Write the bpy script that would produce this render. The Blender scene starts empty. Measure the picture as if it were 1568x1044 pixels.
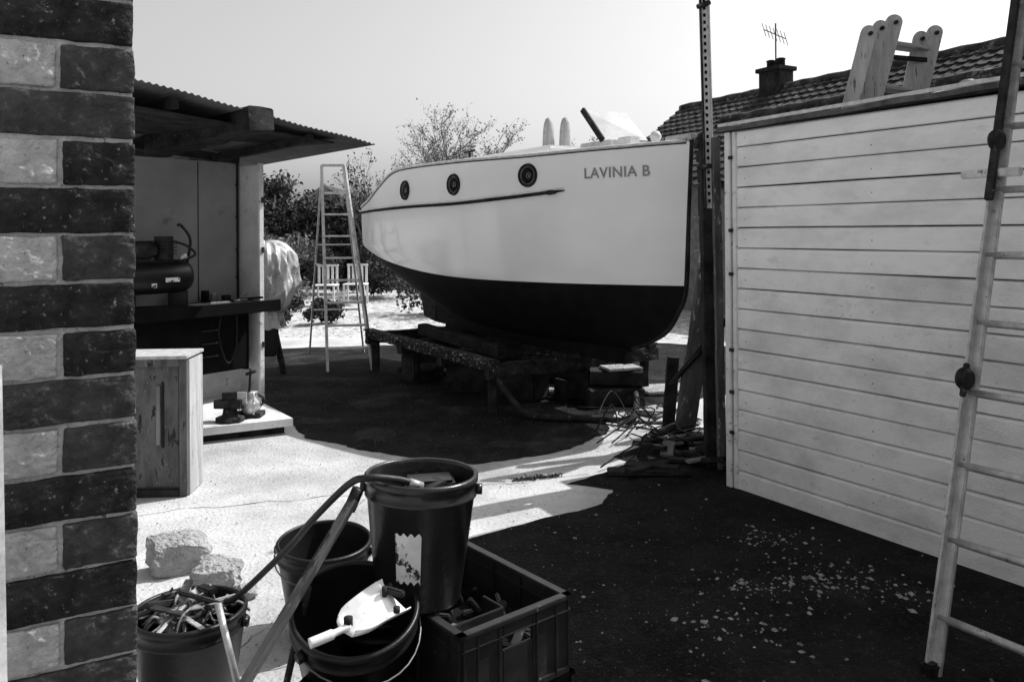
import bpy, bmesh, math, random
import numpy as np
from mathutils import Vector, Matrix, noise
random.seed(7); np.random.seed(7)
D=bpy.data; SC=bpy.context.scene
SC.view_settings.view_transform='Standard'; SC.view_settings.look='None'; SC.view_settings.exposure=0

# ---------------------------------------------------------------- materials
def M(name,a,b=None,rough=.7,scale=5,detail=6,bump=.2,bscale=60,metal=0,lo=.35,hi=.65,spec=.3,spots=None,stretch=None,coat=0,dist=.01):
    if b is None: b=a
    m=D.materials.new(name); m.use_nodes=True; nt=m.node_tree; N=nt.nodes; L=nt.links
    bs=N['Principled BSDF']; bs.inputs['Roughness'].default_value=rough; bs.inputs['Metallic'].default_value=metal
    bs.inputs['Specular IOR Level'].default_value=spec; bs.inputs['Coat Weight'].default_value=coat
    tc=N.new('ShaderNodeTexCoord'); src=tc.outputs['Object']
    if stretch:
        mp=N.new('ShaderNodeMapping'); mp.inputs['Scale'].default_value=stretch; L.new(src,mp.inputs[0]); src=mp.outputs[0]
    n=N.new('ShaderNodeTexNoise'); n.inputs['Scale'].default_value=scale; n.inputs['Detail'].default_value=detail; n.inputs['Roughness'].default_value=.65
    L.new(src,n.inputs['Vector'])
    r=N.new('ShaderNodeValToRGB'); r.color_ramp.elements[0].position=lo; r.color_ramp.elements[1].position=hi
    r.color_ramp.elements[0].color=(a,a,a,1); r.color_ramp.elements[1].color=(b,b,b,1)
    L.new(n.outputs['Fac'],r.inputs[0]); col=r.outputs[0]
    for sp in (spots or []):
        ss,th,val=sp[:3]; sw=sp[3] if len(sp)>3 else .03; mxv=sp[4] if len(sp)>4 else 1
        n2=N.new('ShaderNodeTexNoise'); n2.inputs['Scale'].default_value=ss; n2.inputs['Detail'].default_value=5; n2.inputs['Roughness'].default_value=.7
        L.new(src,n2.inputs['Vector'])
        r2=N.new('ShaderNodeValToRGB'); r2.color_ramp.elements[0].position=th; r2.color_ramp.elements[1].position=min(1,th+sw)
        r2.color_ramp.elements[0].color=(0,0,0,1); r2.color_ramp.elements[1].color=(mxv,mxv,mxv,1)
        L.new(n2.outputs['Fac'],r2.inputs[0])
        mx=N.new('ShaderNodeMix'); mx.data_type='RGBA'; L.new(r2.outputs[0],mx.inputs[0]); L.new(col,mx.inputs[6]); mx.inputs[7].default_value=(val,val,val,1)
        col=mx.outputs[2]
    L.new(col,bs.inputs['Base Color'])
    if bump>0:
        nb=N.new('ShaderNodeTexNoise'); nb.inputs['Scale'].default_value=bscale; nb.inputs['Detail'].default_value=5; L.new(src,nb.inputs['Vector'])
        bp=N.new('ShaderNodeBump'); bp.inputs['Strength'].default_value=bump; bp.inputs['Distance'].default_value=dist
        L.new(nb.outputs['Fac'],bp.inputs['Height']); L.new(bp.outputs[0],bs.inputs['Normal'])
    return m
m_conc=M('concrete',.33,.54,.9,1.6,8,.8,50,lo=.34,hi=.62,spots=[(7,.60,.28,.10,.7),(34,.61,.20,.06,.9),(120,.63,.10),(90,.66,.62,.03)],dist=.014)
m_tarshade=M('tarmac_painted_shade',.006,.022,.9,2.6,8,1.0,60,lo=.38,hi=.72,spec=.10,spots=[(14,.56,.034,.12,.7),(52,.61,.075,.07),(140,.64,.20),(.9,.60,.05,.15,.6)],dist=.03)  # near-black tarmac, shade of shed and house painted into the colour
m_tarshade2=M('tarmac_dusty_painted_shade',.008,.028,.9,2.2,8,1.0,60,lo=.38,hi=.7,spec=.10,spots=[(11,.56,.045,.12,.7),(48,.61,.09,.07),(140,.64,.20),(1.3,.54,.11,.2,.6)],dist=.03)  # dusty tarmac, darkened so the boat's shade sits in the colour
m_gravel=M('gravel_lawn',.30,.60,.9,6,8,.6,12,lo=.35,hi=.6,spots=[(9,.55,.08),(40,.57,.10)],dist=.05)
m_white=M('white_board_paint',.70,.88,.5,2.4,7,.2,50,lo=.3,hi=.55,spots=[(5,.60,.62,.12,.7),(48,.695,.25,.05),(140,.73,.12)],stretch=(1,1,2.2))
m_whitelow=M('white_board_paint_weathered',.56,.84,.55,2.2,7,.35,60,lo=.3,hi=.58,spots=[(6,.60,.5,.12,.7),(30,.65,.36,.05),(85,.665,.12),(180,.665,.14)],stretch=(1,1,1.6))
m_trim=M('white_trim',.62,.80,.6,6,6,.3,60,spots=[(22,.60,.3,.06),(70,.66,.08)])
m_frame=M('old_frame_paint',.25,.5,.6,6,6,.3,60,spots=[(22,.60,.1,.06)])
m_hull=M('hull_white_gloss',.86,.91,.2,1.5,3,.025,4,spec=.5,coat=.3)
m_anti=M('antifouling_black',.004,.010,.75,6,6,.1,40,spec=.12,spots=[(5,.68,.03,.08),(60,.70,.08)])
m_dark=M('black_plastic',.006,.014,.38,5,6,.12,60,spots=[(7,.63,.035,.1),(34,.69,.12)],spec=.28)
m_buck=M('worn_black_plastic',.009,.022,.30,4,6,.15,50,spots=[(5,.58,.05,.15),(24,.66,.14,.05)],spec=.5)
m_hose=M('black_rubber',.010,.02,.5,20,4,.1,90,spec=.3)
m_darkc=M('crate_plastic',.014,.034,.42,8,6,.08,90,spots=[(20,.66,.12),(4,.60,.07,.1)],spec=.35)
m_metal=M('dull_aluminium',.36,.58,.45,20,5,.05,90,metal=.5,spots=[(28,.63,.1,.05)])
m_wire=M('wire',.10,.2,.45,20,3,0,metal=.6)
m_alu=M('painted_aluminium',.46,.70,.5,20,5,.05,90,spots=[(40,.64,.15)])
m_hatch=M('hatch_paint',.34,.46,.5,6,5,.05,90,spots=[(40,.68,.15)])
m_steel=M('bright_steel',.75,.9,.35,20,4,.05,90,metal=.3,spots=[(22,.63,.3,.05)])
m_rust=M('rusty_steel',.012,.045,.85,12,6,.5,60,spec=.15,spots=[(25,.64,.22)])
m_flake=M('flaking_beam',.012,.045,.85,12,6,.6,60,spec=.15,spots=[(26,.57,.40)])
m_wood=M('weathered_timber',.10,.26,.85,6,6,.5,40,stretch=(1,1,.15),spots=[(40,.66,.03)],dist=.015,spec=.15)
m_wood2=M('speckled_timber',.06,.15,.85,6,6,.6,40,stretch=(1,1,.3),spots=[(30,.60,.42,.04),(70,.66,.02)],dist=.015,spec=.15)
m_woodL=M('pale_timber',.30,.50,.8,6,6,.3,40,stretch=(3,3,.25),spots=[(30,.60,.10)])
m_woodD=M('dark_timber',.010,.038,.85,6,6,.5,40,spec=.12,spots=[(30,.65,.12)])
m_board=M('stained_board',.05,.15,.8,5,7,.3,30,stretch=(2,2,.6),spots=[(10,.57,.02,.06),(45,.65,.3)])
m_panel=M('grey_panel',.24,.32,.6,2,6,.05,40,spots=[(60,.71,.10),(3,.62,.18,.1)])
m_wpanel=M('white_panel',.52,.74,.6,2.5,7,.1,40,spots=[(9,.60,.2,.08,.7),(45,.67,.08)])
m_felt=M('roof_felt',.05,.14,.9,8,6,.6,60)
m_corr=M('corrugated_sheet',.06,.10,.7,4,6,.2,40)
m_tile=M('roof_tiles',.018,.08,.85,3,6,.4,30,spec=.15,spots=[(6,.60,.22,.05),(1.2,.66,.16)])
m_brickw=M('house_brick',.10,.2,.85,8,6,.4,50)
m_foliage=M('foliage',.012,.07,.7,1.2,5,0,lo=.3,hi=.7,spec=.2)
m_foliage2=M('foliage_light',.08,.20,.7,1.2,5,0,lo=.3,hi=.7,spec=.2)
m_bark=M('bark',.08,.18,.9,8,5,.3,30)
m_mortar=M('mortar',.48,.66,.95,30,6,.8,150,spots=[(50,.62,.2)])
m_bD=M('brick_dark',.012,.050,.9,20,8,1.0,90,lo=.34,hi=.72,spec=.15,spots=[(40,.60,.10,.06),(110,.64,.22)],dist=.010)
m_bM=M('brick_mid',.03,.09,.9,20,8,1.0,90,lo=.3,hi=.7,spec=.15,spots=[(40,.58,.17,.08),(100,.64,.03)],dist=.010)
m_bL=M('brick_light',.24,.56,.9,14,8,1.0,90,lo=.3,hi=.66,spec=.15,spots=[(22,.62,.14,.08,.8),(80,.62,.07,.05,.8)],dist=.010)
m_tarp=M('plastic_sheeting',.36,.56,.30,3,5,.4,14,spots=[(4,.58,.12,.10,.8)],dist=.03,spec=.6)
m_black=M('black_matt',.004,.008,.9,5,3,0,spec=.08)
m_glass=M('porthole_glass',.008,.012,.08,5,2,0,spec=.8)
m_stone=M('broken_concrete',.24,.44,.95,7,8,1,50,spots=[(60,.64,.14,.05)],dist=.03)
m_rope=M('rope',.12,.30,.8,60,5,.6,200)
m_label=M('paper_label',.62,.8,.6,18,6,0,spots=[(16,.53,.03)])
m_letter=M('grey_lettering',.22,.28,.5,10,2,0)
m_chip=M('debris_chips',.10,.38,.9,30,4,0)

# ---------------------------------------------------------------- helpers
def obj(name,verts,faces,mat,smooth=False,mats=None,midx=None):
    me=D.meshes.new(name); me.from_pydata([tuple(v) for v in verts],[],[tuple(f) for f in faces]); me.update()
    o=D.objects.new(name,me); SC.collection.objects.link(o)
    if mats:
        for m in mats: me.materials.append(m)
        me.polygons.foreach_set('material_index',midx)
    else: me.materials.append(mat)
    if smooth: me.polygons.foreach_set('use_smooth',[True]*len(me.polygons))
    return o
def group(name,parts,loc=None):
    e=D.objects.new(name,None); SC.collection.objects.link(e)
    if loc is None:
        bb=[]
        for p in parts:
            for c in p.bound_box: bb.append(p.matrix_basis@Vector(c))
        loc=Vector((sum(b.x for b in bb)/len(bb),sum(b.y for b in bb)/len(bb),min(b.z for b in bb)))
    e.location=loc; e.empty_display_size=.2
    for p in parts:
        p.parent=e; p.matrix_parent_inverse=Matrix.Translation(-Vector(loc))
    return e
def basis(o,x,y,z):
    m=Matrix.Identity(4)
    for i,v in enumerate((x,y,z)):
        for j in range(3): m[j][i]=v[j]
    for j in range(3): m[j][3]=o[j]
    return m
def boxm(name,mtx,size,mat,bev=.004):
    bm=bmesh.new(); bmesh.ops.create_cube(bm,size=1)
    for v in bm.verts: v.co=Vector((v.co.x*size[0],v.co.y*size[1],v.co.z*size[2]))
    if bev>0: bmesh.ops.bevel(bm,geom=bm.edges[:],offset=min(bev,min(size)*.3),segments=2,affect='EDGES')
    me=D.meshes.new(name); bm.to_mesh(me); bm.free(); me.materials.append(mat)
    o=D.objects.new(name,me); SC.collection.objects.link(o); o.matrix_basis=mtx; return o
def beam(name,p0,p1,w,h,mat,up=(0,0,1),bev=.004):
    p0=Vector(p0);p1=Vector(p1); z=(p1-p0); L=z.length; z.normalize(); up=Vector(up)
    if abs(z.dot(up.normalized()))>.98: up=Vector((0,1,0))
    x=up.cross(z).normalized(); y=z.cross(x)
    return boxm(name,basis((p0+p1)/2,x,y,z),(w,h,L),mat,bev)
def rough_beam(name,p0,p1,w,h,mat,up=(0,0,1),amp=.006,seed=0):
    p0=Vector(p0);p1=Vector(p1); z=(p1-p0); L=z.length; z.normalize(); up=Vector(up)
    if abs(z.dot(up.normalized()))>.98: up=Vector((0,1,0))
    x=up.cross(z).normalized(); y=z.cross(x); n=max(6,int(L/.05)); V=[];F=[]
    pr=[(-.5,-.42),(-.42,-.5),(0,-.5),(.42,-.5),(.5,-.42),(.5,0),(.5,.42),(.42,.5),(0,.5),(-.42,.5),(-.5,.42),(-.5,0)]; m=len(pr)
    for i in range(n+1):
        for k,(a,b) in enumerate(pr):
            q=noise.noise_vector(Vector((i*.35+seed*9,k*1.7,seed)))*amp; V.append((a*w+q.x,b*h+q.y,-L/2+L*i/n+(q.z*2 if i in(0,n) else 0)))
    for i in range(n):
        for k in range(m): F.append((i*m+k,i*m+(k+1)%m,(i+1)*m+(k+1)%m,(i+1)*m+k))
    F.append(tuple(range(m))[::-1]); F.append(tuple(n*m+k for k in range(m)))
    o=obj(name,V,F,mat); o.matrix_basis=basis((p0+p1)/2,x,y,z); return o
def zbox(name,cx,cy,z0,z1,sx,sy,ang,mat,bev=.004):
    c,s=math.cos(ang),math.sin(ang)
    return boxm(name,basis((cx,cy,(z0+z1)/2),(c,s,0),(-s,c,0),(0,0,1)),(sx,sy,z1-z0),mat,bev)
def tubebuf(V,F,path,radii,seg=8,caps=True):
    path=[Vector(p) for p in path]; base=len(V); n=len(path); prev=None
    for i,p in enumerate(path):
        t=(path[min(i+1,n-1)]-path[max(i-1,0)]).normalized()
        if prev is None:
            a=Vector((0,0,1)) if abs(t.z)<.9 else Vector((1,0,0)); x=t.cross(a).normalized()
        else: x=(prev-t*prev.dot(t)).normalized()
        prev=x; y=t.cross(x); r=radii[i] if hasattr(radii,'__len__') else radii
        for k in range(seg):
            an=2*math.pi*k/seg; V.append(p+x*(r*math.cos(an))+y*(r*math.sin(an)))
    for i in range(n-1):
        for k in range(seg):
            F.append((base+i*seg+k,base+i*seg+(k+1)%seg,base+(i+1)*seg+(k+1)%seg,base+(i+1)*seg+k))
    if caps:
        F.append(tuple(base+k for k in range(seg))[::-1]); F.append(tuple(base+(n-1)*seg+k for k in range(seg)))
def tube(name,path,r,mat,seg=10):
    V=[];F=[]; tubebuf(V,F,path,r,seg); return obj(name,V,F,mat,True)
def smoothpath(pts,k=8):
    P=[Vector(p) for p in pts]; out=[]
    for i in range(len(P)-1):
        p0=P[max(i-1,0)];p1=P[i];p2=P[i+1];p3=P[min(i+2,len(P)-1)]
        for j in range(k):
            t=j/k; out.append(.5*((2*p1)+(p2-p0)*t+(2*p0-5*p1+4*p2-p3)*t*t+(3*p1-p0-3*p2+p3)*t**3))
    out.append(P[-1]); return out
def lathe(name,prof,mat,mtx=None,seg=48):
    V=[];F=[]
    for r,z in prof:
        for k in range(seg):
            a=2*math.pi*k/seg; V.append((r*math.cos(a),r*math.sin(a),z))
    for i in range(len(prof)-1):
        for k in range(seg):
            F.append((i*seg+k,i*seg+(k+1)%seg,(i+1)*seg+(k+1)%seg,(i+1)*seg+k))
    if prof[0][0]>1e-4: F.append(tuple(range(seg))[::-1])
    if prof[-1][0]>1e-4: F.append(tuple((len(prof)-1)*seg+k for k in range(seg)))
    o=obj(name,V,F,mat,True)
    if mtx is not None: o.matrix_basis=mtx
    return o
def axism(o,z,roll=0):
    z=Vector(z).normalized(); a=Vector((0,0,1)) if abs(z.z)<.95 else Vector((0,1,0))
    x=a.cross(z).normalized(); y=z.cross(x)
    x2=x*math.cos(roll)+y*math.sin(roll); y2=z.cross(x2)
    return basis(o,x2,y2,z)
def interp(keys,x):
    xs=[k[0] for k in keys]; ys=[k[1] for k in keys]
    if x<=xs[0]: return ys[0]
    if x>=xs[-1]: return ys[-1]
    i=max(j for j in range(len(xs)) if xs[j]<=x); i=min(i,len(xs)-2)
    t=(x-xs[i])/(xs[i+1]-xs[i])
    def sl(j):
        if j<=0: return (ys[1]-ys[0])/(xs[1]-xs[0])
        if j>=len(xs)-1: return (ys[-1]-ys[-2])/(xs[-1]-xs[-2])
        return (ys[j+1]-ys[j-1])/(xs[j+1]-xs[j-1])
    h=xs[i+1]-xs[i]; m0=sl(i)*h; m1=sl(i+1)*h
    return (2*t**3-3*t*t+1)*ys[i]+(t**3-2*t*t+t)*m0+(-2*t**3+3*t*t)*ys[i+1]+(t**3-t*t)*m1

# ---------------------------------------------------------------- ground
def sheet(name,pts,z,mat):
    return obj(name,[(x,y,z) for x,y in pts],[tuple(range(len(pts)))],mat)
sheet('ground',[(-300,-50),(300,-50),(300,500),(-300,500)],0,m_gravel)
sheet('concrete_yard',[(-7,-3),(7,-3),(7,9.2),(2,11.8),(-3.5,12.2),(-7,11.5)],.004,m_conc)
def wob(pts,amp,step=.05):
    out=[]
    for i in range(len(pts)):
        a=Vector(pts[i]+(0,)); b=Vector(pts[(i+1)%len(pts)]+(0,)); n=max(1,int((b-a).length/step))
        for j in range(n):
            p=a.lerp(b,j/n); q=noise.noise_vector(p*4)*amp+noise.noise_vector(p*17)*amp*.5
            out.append((p.x+q.x,p.y+q.y))
    return out
sheet('tarmac_drive_painted_shade',wob([(2.2,6.6),(1.5,6.45),(1.22,6.22),(.95,5.95),(.70,5.62),(.82,5.48),(.56,5.2),(.36,5.03),(.60,4.93),(.50,4.66),(.1,4.36),(-.33,4.04),(-.28,3.4),(-.1,2.9),(-.3,-2.5),(6,-2.5),(6,6.6)],.04),.008,m_tarshade)  # outline follows the shed, house and prop shadows; shade painted as dark ground
sheet('tarmac_boat_painted_shade',wob([(.92,7.05),(.78,6.62),(.72,6.25),(.42,5.85),(.1,5.62),(-.25,5.47),(-.6,5.56),(-1.1,5.85),(-1.6,6.2),(-1.9,6.75),(-2.25,7.2),(-3.2,7.8),(-3.6,9.6),(-3.4,11.0),(-1.6,11.3),(1.4,11.6),(3.4,10.8),(3.2,8.4),(1.7,7.5)],.05),.008,m_tarshade2)  # front edge traces the boat's cast shadow; painted shade, also darkens ground behind
V=[];F=[]
def crack(pts,w):
    P=[]
    for i in range(len(pts)-1):
        a=Vector(pts[i]+(0,));b=Vector(pts[i+1]+(0,)); n=max(2,int((b-a).length/.04))
        for j in range(n): p=a.lerp(b,j/n); P.append(p+noise.noise_vector(p*5)*.05+noise.noise_vector(p*22)*.015)
    for i,p in enumerate(P):
        t=(P[min(i+1,len(P)-1)]-P[max(i-1,0)]).normalized(); s=Vector((-t.y,t.x,0))*w*(.3+abs(noise.noise(p*9))*1.5); V.extend([(p.x+s.x,p.y+s.y,.0065),(p.x-s.x,p.y-s.y,.0065)])
    b=len(V)-2*len(P)
    for i in range(len(P)-1): F.append((b+2*i,b+2*i+1,b+2*i+3,b+2*i+2))
crack([(.5,5.25),(.1,5.06),(-.6,4.95),(-1.6,4.7),(-2.6,4.4)],.0035); crack([(-.7,5.3),(-.95,4.5),(-.8,3.8),(-1.1,3.0)],.002)
obj('concrete_cracks',V,F,m_woodD)

# ---------------------------------------------------------------- brick pier
R0=Vector((-.61,1.29,0)); wv=Vector((-.873,-.488,0)).normalized(); dv=Vector((-wv.y,wv.x,0)); 
if dv.y<0: dv=-dv
def brick(name,u0,u1,z0,z1,mat,seed):
    bm=bmesh.new(); bmesh.ops.create_cube(bm,size=1); bmesh.ops.subdivide_edges(bm,edges=bm.edges[:],cuts=25,use_grid_fill=True)
    sx,sy,sz=u1-u0,.1025,z1-z0; s=Vector((seed*3.1,seed*1.7,seed*.9))
    for v in bm.verts:
        c=v.co; p=Vector((c.x*sx,c.y*sy,c.z*sz)); r=.003
        q=Vector((max(-sx/2+r,min(sx/2-r,p.x)),max(-sy/2+r,min(sy/2-r,p.y)),max(-sz/2+r,min(sz/2-r,p.z))))
        dd=p-q
        if dd.length>1e-6: p=q+dd.normalized()*min(dd.length,r)
        cr=abs(noise.noise(p*30+s)); 
        e=noise.noise_vector(p*28+s)*.0020+noise.noise_vector(p*95+s)*.0012; e.y*=1.5; p+=e
        if c.y<-.49: p.y+=.0035*max(0,.14-cr)/.14*(.5+noise.noise(p*11+s))
        v.co=p
    me=D.meshes.new(name); bm.to_mesh(me); bm.free(); me.materials.append(mat)
    me.polygons.foreach_set('use_smooth',[True]*len(me.polygons))
    o=D.objects.new(name,me); SC.collection.objects.link(o)
    o.matrix_basis=basis(R0+wv*((u0+u1)/2)+dv*.05+Vector((0,0,(z0+z1)/2)),wv,dv,Vector((0,0,1)))
    return o
parts=[]; random.seed(2)
for k in range(-8,21):
    zt=1.6-.075*k; z0=zt-.0716+random.uniform(-.0008,.0008); z1=zt-.0030+random.uniform(-.0008,.0008); j=random.uniform(-.002,.002)
    if k%2==0:
        parts.append(brick('brick',.000,.1032+j,z0,z1,m_bM if k%4==0 or k>2 else m_bD,k+20))
        parts.append(brick('brick',.1108+j,.215,z0,z1,m_bL,k+60))
    else: parts.append(brick('brick',.0+abs(j),.215,z0,z1,m_bD if k%3 else m_bM,k+100))
parts.append(boxm('mortar_core',basis(R0+wv*.1075+dv*.1145+Vector((0,0,1.1)),wv,dv,Vector((0,0,1))),(.209,.215,2.2),m_mortar,0))
group('brick_pier',parts)
group('door_frame',[beam('jamb',(-.754,1.10,1.42),(-.738,1.10,.0),.07,.05,m_frame)])

# ---------------------------------------------------------------- right shed (shiplap)
W0=Vector((1.34,5.0,0)); W=Vector((.54,-.84,0)).normalized(); DD=Vector((.84,.54,0)).normalized()
def S(w,d,z): return W0+W*w+DD*d+Vector((0,0,z))
parts=[]; LEN=4.6
nb=18; bh=.1245
for i in range(nb):
    z0=.0+i*bh; z1=z0+bh
    if z1>2.22: z1=2.22
    pr=[(.03,z0+.001),(.000,z0+.001),(-.004,z0+.005),(-.0035,z1-.018),(.003,z1-.009),(.012,z1-.0045),(.03,z1-.004)]
    V=[];F=[]; ns=40; tilt=random.uniform(-.002,.002)
    for j in range(ns+1):
        w=.10+(LEN-.10)*j/ns
        for d,z in pr:
            q=noise.noise(Vector((w*1.3,i*3.7,0)))*.003
            V.append(S(w,d+q+tilt,z+noise.noise(Vector((w*1.1,i*1.3,9)))*.003))
    n=len(pr)
    for j in range(ns):
        for k in range(n-1): F.append((j*n+k,(j+1)*n+k,(j+1)*n+k+1,j*n+k+1))
    parts.append(obj('shiplap_board',V,F,m_whitelow if i<11 else m_white))
    for w in (.16,1.0,1.85):
        p=S(w,-.0045,z0+.05); parts.append(tube('nail_head',[p-DD*.001,p+DD*.004],.003,m_rust,6))
parts.append(boxm('wall_core',basis(S(LEN/2,.055,1.1),W,DD,Vector((0,0,1))),(LEN-.05,.04,2.2),m_black,0))
parts.append(boxm('corner_board',basis(S(.035,.0,1.12),W,DD,Vector((0,0,1))),(.045,.045,2.24),m_trim,.004))
parts.append(boxm('corner_board',basis(S(.083,.002,1.11),W,DD,Vector((0,0,1))),(.034,.03,2.22),m_trim,.004))
for z in (.35,.6,.86,1.33,1.6,2.05): parts.append(boxm('bracket',basis(S(.062,-.022,z),W,DD,Vector((0,0,1))),(.03,.016,.022),m_rust,.003))
parts.append(boxm('end_wall',basis(S(.03,.83,1.1),W,DD,Vector((0,0,1))),(.04,1.6,2.2),m_woodD,0))
parts.append(boxm('back_wall',basis(S(LEN/2,1.6,1.1),W,DD,Vector((0,0,1))),(LEN,.04,2.2),m_woodD,0))
V=[];F=[];ns=60
for j in range(ns+1):
    w=-.03+(LEN+.03)*j/ns; q=noise.noise(Vector((w*3,1,1)))*.014+noise.noise(Vector((w*9,1,4)))*.006
    zt=2.235+.013*w
    for d,z in ((-.035,zt-.020+q*.5),(-.04,zt+.006+q),(.0,zt+.012+q),(.8,zt+.02),(1.65,zt+.03),(1.65,zt-.02),(-.0,zt-.02)): V.append(S(w,d,z))
for j in range(ns):
    for k in range(7): F.append((j*7+k,(j+1)*7+k,(j+1)*7+(k+1)%7,j*7+(k+1)%7))
F.append(tuple(range(7))[::-1]); F.append(tuple(ns*7+k for k in range(7)))
parts.append(obj('felt_roof',V,F,m_felt))
parts.append(beam('drip_batten',S(-.02,-.018,2.222),S(LEN,-.018,2.275),.03,.018,m_woodD,up=DD))
parts.append(beam('roof_edge_strip',S(-.03,-.03,2.256),S(LEN,-.03,2.318),.02,.008,m_alu,up=DD,bev=.001))
group('clapboard_shed',parts)

def stile(name,p0,p1,w,t,mat,facing):
    p0=Vector(p0);p1=Vector(p1); z=(p1-p0); L=z.length; z.normalize(); f=Vector(facing); x=f.cross(z).normalized(); y=z.cross(x)
    V=[];n=10; pr=[(-w/2,0),(w/2,0)]+[(w/2*math.cos(math.pi*i/n),L-w/2+w/2*math.sin(math.pi*i/n)) for i in range(n+1)]
    m=len(pr)
    for s in (-t/2,t/2):
        for a,b in pr: V.append(p0+x*a+z*b+y*s)
    F=[tuple(range(m))[::-1],tuple(range(m,2*m))]+[(i,(i+1)%m,m+(i+1)%m,m+i) for i in range(m)]
    return obj(name,V,F,mat)
parts=[]; fc=(-.25,-.95,.1)
for b,t,w_ in (((1.94,4.62,2.22),(2.085,4.62,2.78),.085),((2.03,4.70,2.22),(2.19,4.70,2.83),.085),((2.14,4.80,2.22),(2.32,4.80,2.89),.095),((2.41,4.92,2.22),(2.54,4.92,2.82),.085),((2.50,4.98,2.22),(2.66,4.98,2.87),.09)):
    parts.append(stile('stile',b,t,w_,.03,m_woodL,fc)); 
    p=Vector(t)-Vector((.01,.02,.05)); parts.append(tube('bolt',[p,p-Vector((.003,.02,0))],.012,m_rust,8))
parts.append(beam('tread',(2.29,4.83,2.72),(2.56,4.93,2.71),.10,.028,m_woodL))
parts.append(beam('tread',(2.22,4.83,2.46),(2.50,4.93,2.45),.10,.028,m_woodL))
parts.append(beam('tie_bar',(2.27,4.80,2.64),(2.56,4.90,2.64),.012,.03,m_woodD))
group('wooden_steps',parts)
group('flue_pipe',[tube('pipe',smoothpath([(2.35,4.45,2.31),(2.62,4.5,2.39),(2.86,4.6,2.42),(3.1,4.75,2.42)]),.05,m_metal,20)]+[tube('collar',[(x-.02,y,2.382+k),(x+.02,y+.01,2.388+k)],.06,m_metal,20) for x,y,k in ((2.58,4.49,0),(2.8,4.57,.02))])

# ---------------------------------------------------------------- aluminium ladder leaning on shed
parts=[]; f0=Vector((1.50,2.86,.0)); dl=Vector((2.14,3.36,2.45))-f0; RW=W*.38
for o_ in (Vector((0,0,0)),RW):
    parts.append(beam('stile',f0+o_,f0+o_+dl*1.12,.022,.060,m_metal,up=W))
    for sx in (-.028,.028): parts.append(beam('stile_flange',f0+o_+DD*sx*.9-W*.006,f0+o_+dl*1.12+DD*sx*.9-W*.006,.008,.034,m_metal,up=DD,bev=.001))
    parts.append(boxm('foot',basis(f0+o_+Vector((0,0,.025)),W,DD,Vector((0,0,1))),(.05,.08,.05),m_dark,.008))
nr=int(dl.length*1.1/.275)
for i in range(nr):
    p=f0+dl.normalized()*(.2+.275*i); parts.append(tube('rung',[p,p+RW],.015,m_metal,10))
parts.append(beam('fly_stile',f0+dl*.70-DD*.05,f0+dl*1.2-DD*.05,.018,.035,m_rust,up=W))
for t in (.42,.80):
    p=f0+dl*t-DD*.05; parts.append(lathe('pulley',[(.0,-.02),(.035,-.02),(.042,-.01),(.025,0),(.042,.01),(.035,.02),(0,.02)],m_rust,axism(p,W),24)); parts.append(beam('pulley_hook',p-dl.normalized()*.07,p+dl.normalized()*.06,.02,.02,m_rust))
p=f0+dl*.745; parts.append(beam('guide_bracket',p-W*.13-DD*.03,p+W*.1-DD*.03,.030,.035,m_metal))
group('aluminium_ladder',parts)

# ---------------------------------------------------------------- unseen house block added to shade the foreground (outside frame, right)
parts=[boxm('walls',basis(S(1.04+4,1.75+3,2.5),W,DD,Vector((0,0,1))),(8,6,5),m_brickw,.0)]
V=[S(.8,1.5,4.95),S(9.3,1.5,4.95),S(9.3,8,4.95),S(.8,8,4.95),S(.8,4.75,7.2),S(9.3,4.75,7.2)]
parts.append(obj('roof',V,[(0,1,5,4),(2,3,4,5),(0,4,3),(1,2,5),(0,3,2,1)],m_tile))
parts.append(boxm('shade_house_window',basis(S(4,1.74,3.6),W,DD,Vector((0,0,1))),(1.2,.06,1.1),m_glass,.0))
parts.append(boxm('shade_house_sill',basis(S(4,1.70,3.0),W,DD,Vector((0,0,1))),(1.4,.16,.06),m_trim,.01))
group('unseen_shade_house',parts)

# ---------------------------------------------------------------- boat
BW=Vector((1.4,6.2,0)); U=Vector((-.54,.84,0)).normalized(); NN=Vector((-.84,-.54,0)).normalized(); LB=4.95
def HB(s,n,z): return BW+U*s+NN*n+Vector((0,0,z))
Bk=[(0,.02),(.15,.11),(.3,.19),(.8,.43),(1.35,.62),(1.8,.745),(2.3,.83),(3.0,.875),(3.6,.87),(4.3,.82),(4.95,.72)]
topk=[(0,2.295),(1.35,2.27),(2.3,2.28),(3.45,2.285),(3.75,2.25),(4.1,2.14),(4.5,2.01),(4.95,1.92)]
wlk=[(0,1.168),(1.5,1.155),(2.5,1.165),(3.3,1.21),(4.2,1.30),(4.95,1.42)]
kk=[(0,.57),(3.2,.57),(3.9,.74),(4.5,1.05),(4.95,1.38)]
railk=[(0,2.0),(1,1.945),(1.6,1.905),(2.3,1.875),(3.3,1.87),(4.95,1.85)]
def upper_b(s,z):
    f=max(0,min(1,(z-1.165)/(2.28-1.165))); s0=.07*(1-f)
    t=max(0,(s-s0)/(LB-s0)); zz=(z-1.165)/(1.87-1.165); g=1 if zz>=1 else .94+.06*(1-(1-max(0,zz))**2)
    return interp(Bk,LB*t)*g
rows=[(0,.75,.04),(.1,.55,.22),(.22,.40,.38),(.36,.30,.53),(.5,.22,.66),(.66,.15,.78),(.82,.10,.87),(1,.07,.94)]
NS=70
upf=[.12,.25,.4,.55,.7,.82,.9,.97,1.0]
V=[];F=[];mi=[]
nr=len(rows)+len(upf)
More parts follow.
